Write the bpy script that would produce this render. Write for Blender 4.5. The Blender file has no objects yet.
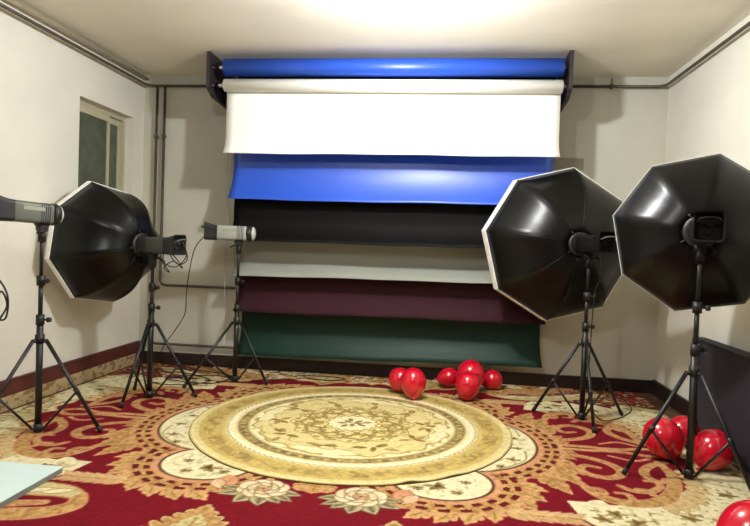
import bpy, bmesh, math, random
import numpy as np
from mathutils import Vector, Matrix

random.seed(7)
RNG = np.random.default_rng(11)
scene = bpy.context.scene
COL = scene.collection
PI = math.pi

# room (metres): back wall at Y = D, camera near the origin
XL, XR, D, H, YF = -2.928, 1.846, 5.509, 2.75, -0.9


def lin(c):
    c = c / 255.0
    return c / 12.92 if c <= 0.04045 else ((c + 0.055) / 1.055) ** 2.4


def S(r, g, b):
    return (lin(r), lin(g), lin(b))


# ------------------------------------------------------------------ materials
MATS = {}


def mat(name, rgb, rough=0.6, metal=0.0, spec=0.5, noise=0.0, nscale=20.0, bump=0.0, bscale=200.0,
        sheen=0.0, trans=0.0, coat=0.0, emit=None, estr=0.0):
    if name in MATS:
        return MATS[name]
    m = bpy.data.materials.new(name)
    m.use_nodes = True
    nt = m.node_tree
    b = nt.nodes['Principled BSDF']
    base = S(*rgb)
    b.inputs['Base Color'].default_value = (*base, 1)
    b.inputs['Roughness'].default_value = rough
    b.inputs['Metallic'].default_value = metal
    b.inputs['Specular IOR Level'].default_value = spec
    b.inputs['Transmission Weight'].default_value = trans
    b.inputs['Coat Weight'].default_value = coat
    b.inputs['Sheen Weight'].default_value = sheen
    if emit:
        b.inputs['Emission Color'].default_value = (*S(*emit), 1)
        b.inputs['Emission Strength'].default_value = estr
    tc = nt.nodes.new('ShaderNodeTexCoord')
    if noise > 0:
        n = nt.nodes.new('ShaderNodeTexNoise')
        n.inputs['Scale'].default_value = nscale
        n.inputs['Detail'].default_value = 4
        r = nt.nodes.new('ShaderNodeValToRGB')
        r.color_ramp.elements[0].position = 0.3
        r.color_ramp.elements[1].position = 0.7
        r.color_ramp.elements[0].color = (*[max(0, x * (1 - noise)) for x in base], 1)
        r.color_ramp.elements[1].color = (*[min(1, x * (1 + noise)) for x in base], 1)
        nt.links.new(tc.outputs['Object'], n.inputs['Vector'])
        nt.links.new(n.outputs['Fac'], r.inputs['Fac'])
        nt.links.new(r.outputs['Color'], b.inputs['Base Color'])
    if bump > 0:
        n2 = nt.nodes.new('ShaderNodeTexNoise')
        n2.inputs['Scale'].default_value = bscale
        n2.inputs['Detail'].default_value = 3
        bp = nt.nodes.new('ShaderNodeBump')
        bp.inputs['Strength'].default_value = bump
        bp.inputs['Distance'].default_value = 0.01
        nt.links.new(tc.outputs['Object'], n2.inputs['Vector'])
        nt.links.new(n2.outputs['Fac'], bp.inputs['Height'])
        nt.links.new(bp.outputs['Normal'], b.inputs['Normal'])
    MATS[name] = m
    return m


def woven(name):
    m = bpy.data.materials.new(name)
    m.use_nodes = True
    nt = m.node_tree
    b = nt.nodes['Principled BSDF']
    a = nt.nodes.new('ShaderNodeAttribute')
    a.attribute_name = 'pattern'
    b.inputs['Roughness'].default_value = 0.95
    b.inputs['Specular IOR Level'].default_value = 0.12
    tc = nt.nodes.new('ShaderNodeTexCoord')
    n = nt.nodes.new('ShaderNodeTexNoise')
    n.inputs['Scale'].default_value = 90
    n.inputs['Detail'].default_value = 4
    mx = nt.nodes.new('ShaderNodeMix')
    mx.data_type = 'RGBA'
    mx.blend_type = 'OVERLAY'
    mx.inputs[0].default_value = 0.35
    nt.links.new(tc.outputs['Object'], n.inputs['Vector'])
    nt.links.new(a.outputs['Color'], mx.inputs[6])
    nt.links.new(n.outputs['Fac'], mx.inputs[7])
    nt.links.new(mx.outputs[2], b.inputs['Base Color'])
    bp = nt.nodes.new('ShaderNodeBump')
    bp.inputs['Strength'].default_value = 0.35
    bp.inputs['Distance'].default_value = 0.004
    n2 = nt.nodes.new('ShaderNodeTexNoise')
    n2.inputs['Scale'].default_value = 260
    nt.links.new(tc.outputs['Object'], n2.inputs['Vector'])
    nt.links.new(n2.outputs['Fac'], bp.inputs['Height'])
    nt.links.new(bp.outputs['Normal'], b.inputs['Normal'])
    return m


M_WALL = mat('wall_plaster', (224, 221, 206), 0.85, spec=0.2, noise=0.05, nscale=2.2, bump=0.08, bscale=30)
M_CEIL = mat('ceiling_plaster', (236, 231, 214), 0.9, spec=0.15, noise=0.06, nscale=1.5)
M_SKIRT = mat('dark_brown_skirting', (38, 22, 18), 0.5, noise=0.25, nscale=12)
M_SKIRT2 = mat('maroon_skirting', (86, 36, 30), 0.55, noise=0.25, nscale=10)
M_PIPE = mat('pipe_grey_brown', (76, 68, 54), 0.5, noise=0.2, nscale=15)
M_PIPE2 = mat('pipe_light', (176, 166, 140), 0.5, noise=0.15, nscale=15)
M_BLACK = mat('black_metal', (20, 18, 17), 0.45, spec=0.5)
M_BLACKP = mat('black_plastic', (26, 23, 22), 0.5, spec=0.45)
M_NYLON = mat('black_nylon', (9, 9, 8), 0.30, spec=0.26, bump=0.12, bscale=14)
M_RIM = mat('white_rim_cloth', (246, 245, 238), 0.8, spec=0.2)
M_DIFF = mat('white_diffuser_cloth', (238, 238, 232), 0.9, spec=0.1)
M_GREYB = mat('grey_strobe_body', (92, 96, 86), 0.42, spec=0.5)
M_GREYL = mat('light_grey_strobe_body', (158, 162, 152), 0.42, spec=0.5)
M_PLATE = mat('pale_plate', (150, 154, 132), 0.5)
M_CHROME = mat('chrome', (205, 205, 205), 0.25, metal=1.0)
M_GREYD = mat('dark_grey_strobe_body', (52, 52, 48), 0.45, spec=0.5)
M_DARK = mat('matte_black_plastic', (9, 9, 9), 0.6, spec=0.2)
M_FROST = mat('frosted_glass', (225, 228, 220), 0.35, trans=0.3)
M_CABLE = mat('black_cable', (22, 20, 18), 0.5)
M_BRKT = mat('dark_steel_bracket', (44, 36, 40), 0.5, noise=0.15)
M_WFRAME = mat('window_cream_metal', (186, 180, 152), 0.5, noise=0.06)
M_GLASS = mat('dark_glass', (84, 92, 74), 0.2, spec=0.5, trans=0.1, noise=0.25, nscale=9)
M_BALL = mat('red_latex', (200, 14, 40), 0.16, spec=0.6, coat=0.5)
M_NAVY = mat('navy_cloth', (34, 29, 40), 0.75, noise=0.15, nscale=8, bump=0.1, bscale=40)
M_BOARD = mat('white_board', (206, 226, 222), 0.45)
M_BOARDE = mat('board_edge', (120, 126, 120), 0.6)
M_WEIGHT = mat('white_plastic', (225, 222, 208), 0.5)
M_PATCH = mat('grey_patch', (158, 152, 134), 0.8, noise=0.1)
PAPER = {
    'white': mat('white_paper', (240, 240, 232), 0.85, spec=0.15),
    'blue': mat('blue_paper', (24, 80, 196), 0.42, spec=0.85),
    'black': mat('black_paper', (9, 9, 9), 0.65, spec=0.12),
    'grey': mat('grey_paper', (150, 152, 140), 0.6, spec=0.3),
    'maroon': mat('maroon_paper', (52, 20, 30), 0.75, spec=0.2),
    'green': mat('green_paper', (8, 46, 34), 0.5, spec=0.3),
}
M_TUBE = mat('cardboard_core', (170, 150, 115), 0.8)


# ------------------------------------------------------------------ builders
class MB:
    """collects shapes in world coordinates and links them as one mesh"""

    def __init__(self):
        self.bm = bmesh.new()

    def box(self, x0, x1, y0, y1, z0, z1, mi=0, bevel=0.0):
        vs = [self.bm.verts.new((x, y, z)) for z in (z0, z1) for y in (y0, y1) for x in (x0, x1)]
        fs = [(0, 2, 3, 1), (4, 5, 7, 6), (0, 1, 5, 4), (2, 6, 7, 3), (0, 4, 6, 2), (1, 3, 7, 5)]
        faces = [self.bm.faces.new([vs[i] for i in f]) for f in fs]
        for f in faces:
            f.material_index = mi
        if bevel > 0:
            es = list({e for f in faces for e in f.edges})
            bmesh.ops.bevel(self.bm, geom=es, offset=bevel, segments=2, affect='EDGES', profile=0.5)
        return self

    def ring(self, c, u, v, r, seg):
        return [self.bm.verts.new(c + u * (r * math.cos(2 * PI * k / seg)) + v * (r * math.sin(2 * PI * k / seg)))
                for k in range(seg)]

    def bridge(self, a, b, mi=0, smooth=True):
        n = len(a)
        for k in range(n):
            f = self.bm.faces.new((a[k], a[(k + 1) % n], b[(k + 1) % n], b[k]))
            f.smooth = smooth
            f.material_index = mi

    def cap(self, a, flip=False, mi=0):
        f = self.bm.faces.new(list(reversed(a)) if flip else a)
        f.material_index = mi

    def rod(self, p0, p1, r0, r1=None, seg=10, mi=0):
        p0, p1 = Vector(p0), Vector(p1)
        r1 = r0 if r1 is None else r1
        d = (p1 - p0).normalized()
        u = d.orthogonal().normalized()
        v = d.cross(u)
        a, b = self.ring(p0, u, v, r0, seg), self.ring(p1, u, v, r1, seg)
        self.bridge(a, b, mi)
        self.cap(a, True, mi)
        self.cap(b, False, mi)
        return self

    def lathe(self, origin, axis, prof, seg=24, mi=0, capped=True):
        """prof = [(distance along axis, radius)]"""
        o, d = Vector(origin), Vector(axis).normalized()
        u = d.orthogonal().normalized()
        v = d.cross(u)
        rings = [self.ring(o + d * t, u, v, max(r, 1e-4), seg) for t, r in prof]
        for a, b in zip(rings, rings[1:]):
            self.bridge(a, b, mi)
        if capped:
            self.cap(rings[0], True, mi)
            self.cap(rings[-1], False, mi)
        return self

    def tube(self, pts, r, seg=7, mi=0):
        pts = [Vector(p) for p in pts]
        n = len(pts)
        t0 = (pts[1] - pts[0]).normalized()
        u = t0.orthogonal().normalized()
        rings = []
        for i, p in enumerate(pts):
            t = (pts[min(i + 1, n - 1)] - pts[max(i - 1, 0)]).normalized()
            u = (u - t * u.dot(t)).normalized()
            v = t.cross(u)
            rings.append(self.ring(p, u, v, r, seg))
        for a, b in zip(rings, rings[1:]):
            self.bridge(a, b, mi)
        self.cap(rings[0], True, mi)
        self.cap(rings[-1], False, mi)
        return self

    def loft(self, sections, mi=0, smooth=False, capped=True):
        rings = [[self.bm.verts.new(p) for p in s] for s in sections]
        for a, b in zip(rings, rings[1:]):
            self.bridge(a, b, mi, smooth)
        if capped:
            self.cap(rings[0], True, mi)
            self.cap(rings[-1], False, mi)
        return self

    def sphere(self, c, r, mi=0, sx=1, sy=1, sz=1, seg=14):
        res = bmesh.ops.create_uvsphere(self.bm, u_segments=seg, v_segments=seg // 2 + 2, radius=r)
        for v in res['verts']:
            v.co = Vector((v.co.x * sx, v.co.y * sy, v.co.z * sz)) + Vector(c)
            for f in v.link_faces:
                f.smooth = True
                f.material_index = mi
        return self

    def build(self, name, mats, parent=None, origin=None):
        if not isinstance(mats, (list, tuple)):
            mats = [mats]
        org = Vector(origin) if origin is not None else Vector((0, 0, 0))
        base = org.copy()
        p = parent
        while p is not None:
            base = base + p.location
            p = p.parent
        bmesh.ops.recalc_face_normals(self.bm, faces=self.bm.faces)
        bmesh.ops.translate(self.bm, verts=self.bm.verts, vec=-base)
        me = bpy.data.meshes.new(name)
        self.bm.to_mesh(me)
        self.bm.free()
        for m in mats:
            me.materials.append(m)
        o = bpy.data.objects.new(name, me)
        COL.objects.link(o)
        o.location = org
        o.parent = parent
        return o


def tag(o, label, cat, group=None):
    o['label'] = label
    o['category'] = cat
    if group:
        o['group'] = group
    return o


def thing(name, label, cat, loc, group=None):
    o = bpy.data.objects.new(name, None)
    o.empty_display_size = 0.1
    COL.objects.link(o)
    o.location = loc
    return tag(o, label, cat, group)


def struct(o):
    o['kind'] = 'structure'
    return o


def spline(pts, n=8):
    P = [Vector(p) for p in pts]
    P = [P[0] * 2 - P[1]] + P + [P[-1] * 2 - P[-2]]
    out = []
    for i in range(1, len(P) - 2):
        for k in range(n):
            t = k / n
            a, b, c, d = P[i - 1], P[i], P[i + 1], P[i + 2]
            out.append(0.5 * ((2 * b) + (c - a) * t + (2 * a - 5 * b + 4 * c - d) * t * t
                              + (3 * b - a - 3 * c + d) * t ** 3))
    out.append(P[-2])
    return out


# ------------------------------------------------------------------ room shell
T = 0.15
m = MB(); m.box(XL - T, XR + T, YF - T, D + T, -0.12, 0.0)
struct(m.build('floor', mat('concrete_floor', (120, 112, 100), 0.9)))
m = MB(); m.box(XL - T, XR + T, YF - T, D + T, H, H + 0.12)
struct(m.build('ceiling', M_CEIL))
m = MB(); m.box(XL - T, XR + T, D, D + T, 0, H)
struct(m.build('wall_back', mat('back_wall_plaster', (200, 198, 182), 0.85, spec=0.2, noise=0.06, nscale=2.0, bump=0.08, bscale=30)))
m = MB(); m.box(XR, XR + T, YF, D, 0, H)
struct(m.build('wall_right', M_WALL))
m = MB(); m.box(XL - T, XR + T, YF - T, YF, 0, H)
struct(m.build('wall_front', mat('dark_front_wall', (70, 64, 56), 0.9)))
WY0, WY1, WZ0, WZ1 = 4.49, 5.31, 1.22, 2.31
m = MB()
m.box(XL - T, XL, YF, WY0, 0, H)
m.box(XL - T, XL, WY1, D, 0, H)
m.box(XL - T, XL, WY0, WY1, 0, WZ0)
m.box(XL - T, XL, WY0, WY1, WZ1, H)
struct(m.build('wall_left', M_WALL))

# window in the left wall: outer frame, two sliding sashes with panes
wroot = bpy.data.objects.new('window_1', None)
COL.objects.link(wroot)
wroot.location = (XL, (WY0 + WY1) / 2, WZ0)
struct(wroot)
fx0, fx1 = XL - 0.145, XL - 0.075
m = MB()
m.box(fx0, fx1, WY0, WY0 + 0.03, WZ0, WZ1)
m.box(fx0, fx1, WY1 - 0.03, WY1, WZ0, WZ1)
m.box(fx0, fx1, WY0 + 0.0301, WY1 - 0.0301, WZ1 - 0.04, WZ1)
m.box(fx0, fx1 + 0.06, WY0 + 0.0301, WY1 - 0.0301, WZ0, WZ0 + 0.03)
m.build('window_frame', M_WFRAME, wroot)
mid = 5.03
for (a, b, x) in ((WY0 + 0.031, mid + 0.02, XL - 0.105), (mid - 0.02, WY1 - 0.031, XL - 0.14)):
    m = MB()
    z0, z1 = WZ0 + 0.031, WZ1 - 0.041
    m.box(x, x + 0.03, a, a + 0.04, z0, z1)
    m.box(x, x + 0.03, b - 0.03, b, z0, z1)
    m.box(x, x + 0.03, a + 0.0401, b - 0.0301, z1 - 0.055, z1)
    m.box(x, x + 0.03, a + 0.0401, b - 0.0301, z0, z0 + 0.05)
    s_ = m.build('sash', M_WFRAME, wroot)
    m = MB()
    m.box(x + 0.012, x + 0.018, a + 0.041, b - 0.031, z0 + 0.051, z1 - 0.056)
    m.build('pane', M_GLASS, s_)

# skirting
m = MB()
m.box(XL + 0.002, XR - 0.002, D - 0.022, D, 0.0, 0.115)
struct(m.build('baseboard_back', M_SKIRT))
m = MB()
m.box(XR - 0.022, XR, YF, D - 0.022, 0.0, 0.125)
struct(m.build('baseboard_right', M_SKIRT))
m = MB()
m.box(XL, XL + 0.022, YF, D - 0.022, 0.0, 0.205)
m.box(XL, XL + 0.028, YF, D - 0.022, 0.195, 0.212)
struct(m.build('baseboard_left', M_SKIRT2))


# ------------------------------------------------------------------ carpet painting
def vnoise(x, y, scale, seed):
    r = np.random.default_rng(seed)
    g = r.random((257, 257))
    xs, ys = x * scale + 1000.0, y * scale + 1000.0
    xi, yi = np.floor(xs).astype(int), np.floor(ys).astype(int)
    fx, fy = xs - xi, ys - yi
    fx, fy = fx * fx * (3 - 2 * fx), fy * fy * (3 - 2 * fy)
    x0, y0 = xi % 256, yi % 256
    return ((g[x0, y0] * (1 - fx) + g[x0 + 1, y0] * fx) * (1 - fy)
            + (g[x0, y0 + 1] * (1 - fx) + g[x0 + 1, y0 + 1] * fx) * fy)


class Paint:
    def __init__(self, u, v, base):
        self.u, self.v = u, v
        self.c = np.tile(np.array(base, float), (u.size, 1))
        self.aa = 0.006

    def fill(self, sd, rgb, alpha=1.0, idx=None):
        a = np.clip(0.5 - sd / self.aa, 0, 1) * alpha
        a = a[:, None]
        rgb = np.array(rgb, float)
        if idx is None:
            self.c = self.c * (1 - a) + rgb * a
        else:
            self.c[idx] = self.c[idx] * (1 - a) + rgb * a

    def near(self, pts, pad):
        p = np.array(pts)
        lo, hi = p.min(0) - pad, p.max(0) + pad
        return np.nonzero((self.u > lo[0]) & (self.u < hi[0]) & (self.v > lo[1]) & (self.v < hi[1]))[0]

    def smooth(self, pts, n=6):
        return [(p.x, p.y) for p in spline([(x, y, 0) for x, y in pts], n)]

    def stroke(self, pts, w0, w1, rgb, line=None, lw=0.012, bulge=0.0):
        P = np.array(self.smooth(pts))
        idx = self.near(P, max(w0, w1) + bulge + lw + 0.01)
        if idx.size == 0:
            return
        x, y = self.u[idx], self.v[idx]
        best = np.full(idx.size, 9.0)
        n = len(P) - 1
        for i in range(n):
            a, b = P[i], P[i + 1]
            d = b - a
            t = np.clip(((x - a[0]) * d[0] + (y - a[1]) * d[1]) / max(d @ d, 1e-9), 0, 1)
            s = (i + t) / n
            w = w0 + (w1 - w0) * s + bulge * np.sin(np.pi * s)
            best = np.minimum(best, np.hypot(x - a[0] - t * d[0], y - a[1] - t * d[1]) - w)
        if line is not None:
            self.fill(best - lw, line, 1, idx)
        self.fill(best, rgb, 1, idx)

    def leaf(self, base, tip, width, rgb, line=None, teeth=6, lw=0.010, vein=None):
        b, t = np.array(base), np.array(tip)
        L = np.hypot(*(t - b))
        d = (t - b) / L
        n = np.array([-d[1], d[0]])
        idx = self.near([base, tip], width + 0.05)
        if idx.size == 0:
            return
        x, y = self.u[idx] - b[0], self.v[idx] - b[1]
        s = (x * d[0] + y * d[1]) / L
        h = x * n[0] + y * n[1]
        ss = np.clip(s, 0, 1)
        # teeth slant towards the tip
        ph = (ss - np.abs(h) / L * 0.8 + .5) * teeth
        saw = .50 + .50 * np.abs(np.sin(np.pi * ph)) ** .55
        w = width * np.sin(np.pi * ss ** 0.75) * (saw if teeth else 1)
        sd = np.maximum(np.abs(h) - w, np.maximum(-s, s - 1) * L)
        if line is not None:
            self.fill(sd - lw, line, 1, idx)
        self.fill(sd, rgb, 1, idx)
        if vein is not None:
            self.fill(np.maximum(np.abs(h) - 0.006, np.maximum(0.1 - s, s - .85) * L), vein, .8, idx)
            if teeth:
                self.fill(np.maximum(np.abs((ph - np.floor(ph)) - .5) * L / teeth - 0.006, sd + 0.02), vein, .5, idx)

    def ell(self, cx, cy, rx, ry, ang=0.0):
        c, s = math.cos(ang), math.sin(ang)
        x, y = self.u - cx, self.v - cy
        a, b = (x * c + y * s) / rx, (-x * s + y * c) / ry
        return (np.hypot(a, b) - 1) * min(rx, ry)

    def poly(self, pts, rgb, alpha=1.0, extra=0):
        P = np.array(pts)
        x, y = self.u, self.v
        inside = np.zeros(x.size, bool)
        dist = np.full(x.size, 9.0)
        for i in range(len(P)):
            a, b = P[i], P[(i + 1) % len(P)]
            cond = (a[1] > y) != (b[1] > y)
            xx = (b[0] - a[0]) * (y - a[1]) / (b[1] - a[1] + 1e-12) + a[0]
            inside ^= cond & (x < xx)
            d = b - a
            t = np.clip(((x - a[0]) * d[0] + (y - a[1]) * d[1]) / max(d @ d, 1e-9), 0, 1)
            dist = np.minimum(dist, np.hypot(x - a[0] - t * d[0], y - a[1] - t * d[1]))
        sd = np.where(inside, -dist, dist) + extra
        self.fill(sd, rgb, alpha)
        return sd


RED, RED2 = (122, 14, 28), (108, 16, 26)
TAN, TAN2, PINK = (200, 156, 94), (160, 116, 62), (222, 156, 118)
CREAM, OLIVE, BROWN = (246, 234, 188), (214, 198, 140), (92, 66, 34)
X0, Y0 = -0.60, 3.80


def paint_carpet(X, Y):
    u, v = np.abs(X - X0), np.abs(Y - Y0)
    p = Paint(u, v, RED)
    n1, n2, n3 = vnoise(X, Y, 30, 1), vnoise(X, Y, 42, 2), vnoise(X, Y, 11, 3)
    up = Y > Y0
    # outer border, cream and olive with small flowers
    wob = 0.06 * np.sin(v * 9) + 0.03 * np.sin(v * 23)
    sdb = 1.98 + wob - u
    p.fill(sdb, OLIVE)
    p.fill(np.maximum(sdb + 0.02, 0.38 - n3), CREAM, .85)
    p.fill(np.maximum(sdb + 0.04, (0.70 - n2) * .1), TAN2, .7)
    p.fill(np.maximum(sdb + 0.04, (0.74 - n1) * .1), BROWN, .55)
    # top band behind the medallion (cream with vines), red floral corners
    wt = 0.05 * np.sin(u * 11) + 0.03 * np.sin(u * 27)
    sdt = np.where(up, 1.30 + wt - v, 9)
    p.fill(sdt, TAN)
    p.fill(np.maximum(sdt + .03, (0.42 - n3) * .2), CREAM, .9)
    p.fill(np.maximum(sdt + .05, (0.66 - n1) * .1), RED2, .75)
    p.fill(np.maximum(sdt + .05, (0.72 - n2) * .1), BROWN, .6)
    sdc = np.where(up, np.maximum(1.12 + .05 * np.sin(u * 13) - v, 1.50 + .06 * np.sin(v * 12) - u), 9)
    p.fill(sdc, (104, 44, 34))
    p.fill(np.maximum(sdc + .03, (np.abs(n3 - .5) - .07) * .2), TAN2, .9)
    p.fill(np.maximum(sdc + .03, (0.70 - n2) * .1), CREAM, .7)
    p.fill(np.maximum(sdc + .03, (0.72 - n1) * .1), (150, 30, 34), .8)
    # cream corner panels
    corner = [(1.22, .83), (1.46, .82), (1.70, .78), (1.90, .56), (1.98, .36), (2.15, .24), (2.32, .55), (2.2, .95),
              (1.9, 1.10), (1.6, 1.16), (1.34, 1.14), (1.25, 1.02)]
    sd = p.poly(corner, CREAM, 1, np.where(u > 1.32, .09 * (vnoise(u, v, 9, 14) - .4) + .03 * np.sin(u * 40 + v * 31), 0))
    p.fill(np.maximum(sd + .05, (0.74 - n1) * .1), (214, 198, 142), .8)
    p.fill(np.maximum(sd + .07, (0.78 - n2) * .1), (140, 116, 66), .7)
    for (a, b) in ((1.42, .94), (1.35, 1.01), (1.49, 1.02), (1.75, .92), (2.05, .6)):
        for k in range(5):
            q = k * 1.3 + a * 8
            p.leaf((a, b), (a + .06 * math.cos(q), b + .045 * math.sin(q)), .014, (178, 158, 100) if k % 2 else (132, 112, 62), None, 0, .004)
        p.fill(p.ell(a, b, .015, .012), (118, 84, 46))
    # scroll medallion: red ground inside a tan crescent with serrated leaves outside
    for k in range(9):
        a = -0.15 + k * 0.17
        cx, cy = 1.60 + .30 * math.cos(a), .36 + .42 * math.sin(a)
        p.leaf((cx, cy), (cx + .13 * math.cos(a + .4), cy + .14 * math.sin(a + .4)), .040, (220, 192, 136), TAN, 3, .006)
    p.fill(p.ell(1.56, .34, .32, .47), RED)
    p.stroke([(1.33, .56), (1.37, .69), (1.44, .775), (1.55, .80), (1.68, .745), (1.79, .60), (1.865, .38), (1.86, .16)],
             .010, .012, TAN, PINK, .009, .026)
    for t, (a, b) in enumerate(((1.43, .68), (1.55, .72), (1.67, .65), (1.75, .52))):
        p.stroke([(a, b + .02), (a - .01, b - .03), (a - .06, b - .04)], .014, .008, TAN, PINK, .007)
    p.stroke([(1.18, .16), (1.32, .135), (1.46, .17), (1.57, .26), (1.60, .38), (1.53, .47), (1.43, .46), (1.38, .38),
              (1.42, .31), (1.49, .33)], .012, .008, TAN, PINK, .009, .010)
    p.stroke([(1.90, .16), (1.81, .22), (1.735, .32), (1.72, .42), (1.77, .49), (1.81, .43)], .016, .008, TAN, PINK, .009, .006)
    p.stroke([(1.74, .56), (1.67, .63), (1.58, .635), (1.53, .58)], .012, .008, TAN, PINK, .009, .006)
    p.stroke([(1.14, .03), (1.45, .035), (1.68, .02), (1.86, .07), (1.96, .02)], .014, .010, TAN, PINK, .010)
    p.stroke([(1.60, .11), (1.72, .17), (1.82, .12)], .010, .014, PINK, None, .01)
    p.stroke([(1.22, .24), (1.33, .26), (1.36, .36)], .012, .008, TAN, PINK, .008)
    for (bx, by, tx, ty, w) in ((1.20, .30, 1.34, .62, .075), (1.12, .42, 1.26, .74, .075), (1.24, .22, 1.38, .46, .05)):
        p.leaf((bx, by), (tx, ty), w, TAN, PINK, 4, .008, TAN2)
    # lattice and leaf fringe round the two cream lobes
    l1, l2 = p.ell(.72, .0, .46, .53), p.ell(.62, .71, .245, .225)
    lob = np.minimum(l1, l2)
    a1 = np.arctan2(v, u - .70)
    a2 = np.arctan2(v - .71, u - .62)
    ang = np.where(l1 < l2, a1 * 1.9, a2)
    # acanthus leaves sweeping round the lower lobe, with red showing between them
    for k in range(8):
        a = -0.20 + k * 0.26
        bx, by = .62 + .36 * math.cos(a), .71 + .33 * math.sin(a)
        p.leaf((bx, by), (bx + .20 * math.cos(a + .75), by + .18 * math.sin(a + .75)), .062, (214, 176, 108), PINK, 3, .007, TAN2)
    for k in range(5):
        a = 0.05 + k * 0.15
        bx, by = .72 + .58 * math.cos(a), .66 * math.sin(a)
        p.leaf((bx, by), (bx + .13 * math.cos(a + .5), by + .14 * math.sin(a + .5)), .045, TAN, PINK, 3, .006, TAN2)
    wv_ = .012 * np.sin(ang * 19)
    p.fill(lob - .168 - wv_, PINK)
    p.fill(lob - .156 - wv_, TAN)
    fr = (lob - .048) / .052
    inband = (lob > .050) & (lob < .150)
    row = np.floor(fr)
    cell = (ang * 3.4 + .37 * row + .10 * np.sin(fr * 3)) % 1 - .5
    hole = inband & (np.abs(fr - row - .5) < .30) & (np.abs(cell) < .29 - .10 * np.abs(fr - row - .5))
    p.fill(np.where(hole, -.01, .01), RED2)
    p.fill(lob - .048, PINK)
    p.fill(lob - .022, BROWN)
    p.fill(lob - .006, CREAM)
    p.fill(np.maximum(lob + .03, (0.68 - n2) * .1), (206, 196, 140), .8)
    for (a, b, s) in ((.60, .78, 1.15), (.74, .70, .6), (.50, .82, .6), (.70, .85, .6), (1.02, .30, .7), (1.07, .1, .6), (.95, .43, .6)):
        for k in range(6):
            t = k * 1.1 + a * 9 + .5 * math.sin(k * 5 + b * 20)
            q = s * (.6 + .4 * math.sin(k * 3.7 + a * 31) ** 2)
            p.leaf((a + .012 * math.cos(t), b + .012 * math.sin(t)), (a + .075 * q * math.cos(t), b + .055 * q * math.sin(t)), .013 * s,
                   (128, 110, 60) if k % 2 else (168, 150, 96), (150, 130, 80), 0, .003)
        p.fill(p.ell(a, b, .018 * s, .016 * s), BROWN)
    p.stroke([(.86, .52), (.98, .43), (1.09, .30), (1.11, .14)], .005, .005, (170, 150, 92))
    p.stroke([(.98, .43), (1.03, .36), (.98, .30), (.94, .34)], .005, .004, (170, 150, 92))
    p.stroke([(.44, .74), (.52, .72), (.58, .62), (.66, .60)], .005, .004, (170, 150, 92))
    # pink petals and shell between the lobes and the roses
    p.leaf((.46, .86), (.40, 1.00), .045, PINK, TAN2, 0, .006)
    p.leaf((.50, .92), (.44, 1.03), .035, (228, 190, 150), TAN2, 0, .006)
    p.leaf((.0, .99), (.0, .86), .10, TAN, PINK, 3, .008, TAN2)
    p.leaf((.07, .97), (.05, .86), .05, TAN, PINK, 2, .008)
    # roses with leaves
    GL, GL2 = (150, 140, 100), (96, 88, 58)
    rx, ry = .24, .985
    for (tx, ty, w) in ((.19, .10, .036), (.09, .175, .046), (-.03, .19, .044), (-.12, .15, .036), (-.20, .05, .034), (.20, .02, .03), (-.17, .12, .03)):
        p.leaf((rx + tx * .3, ry + ty * .35), (rx + tx, ry + ty), w, (196, 184, 140), GL2, 0, .006)
        p.leaf((rx + tx * .5, ry + ty * .5), (rx + tx * .94, ry + ty * .94), w * .5, GL, None, 0, .005, GL2)
    petal = lambda x, y, a_, b_, t_, c_=(234, 220, 178): (p.fill(p.ell(x, y, a_, b_, t_) - .006, (146, 118, 76)), p.fill(p.ell(x, y, a_, b_, t_), c_))
    for k in range(8):
        a = k * 2 * PI / 8 + .35
        petal(rx + .088 * math.cos(a), ry + .066 * math.sin(a), .050, .040, a + 1.5)
    for k in range(6):
        a = k * 2 * PI / 6 + .8
        petal(rx + .048 * math.cos(a), ry + .038 * math.sin(a), .040, .028, a + 1.4, (226, 206, 160) if k % 2 else (238, 226, 188))
    for k in range(4):
        a = k * 2 * PI / 4 + .2
        petal(rx + .020 * math.cos(a), ry + .016 * math.sin(a), .024, .015, a + 1.2, (214, 178, 132))
    p.fill(p.ell(rx, ry, .010, .008), (150, 60, 52))
    # plumes further out
    p.leaf((.42, 1.66), (.42, 1.22), .19, TAN, OLIVE, 6, .012, TAN2)
    p.leaf((.42, 1.60), (.42, 1.30), .10, OLIVE, TAN2, 5, .006, TAN2)
    p.stroke([(1.90, 1.46), (1.62, 1.30), (1.36, 1.21), (1.16, 1.20), (1.04, 1.235)], .055, .03, OLIVE, TAN, .012, .03)
    for k in range(7):
        x_, y_ = 1.14 + k * .10, 1.20 + .012 * k * k * .55
        p.leaf((x_ + .09, y_ + .03), (x_ - .06, y_ - .02), .026, CREAM, TAN2, 0, .006)
    p.stroke([(1.02, 1.25), (1.00, 1.34), (1.08, 1.42), (1.24, 1.47), (1.46, 1.52), (1.7, 1.62)], .025, .03, TAN, PINK, .012, .022)
    p.stroke([(1.14, 1.33), (1.28, 1.37), (1.44, 1.42), (1.62, 1.50)], .016, .020, TAN, PINK, .010, .01)
    # sprig pointing at the cream corner
    for k in range(6):
        a = .92 + k * .055
        p.leaf((a, 1.03), (a + .08, .97), .02, (220, 186, 130), PINK, 0, .005)
        p.leaf((a, 1.03), (a + .08, 1.09), .02, (214, 176, 120), PINK, 0, .005)
    p.stroke([(.92, 1.03), (1.26, 1.03)], .007, .007, TAN)
    gold = np.clip(1 - np.abs(p.c - np.array(TAN)).sum(1) / 90, 0, 1)
    st = vnoise(u * 2.2 + v, v * 2.2 - u, 22, 41)
    k = gold * np.clip((st - .55) * 4, 0, 1) * .75
    p.c = p.c * (1 - k[:, None]) + np.array(TAN2) * k[:, None]
    k = gold * np.clip((.36 - st) * 5, 0, 1) * .6
    p.c = p.c * (1 - k[:, None]) + np.array((216, 186, 120)) * k[:, None]
    g = (0.94 + 0.12 * vnoise(X, Y, 60, 9))[:, None]
    return np.clip(p.c * g, 0, 255)


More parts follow.
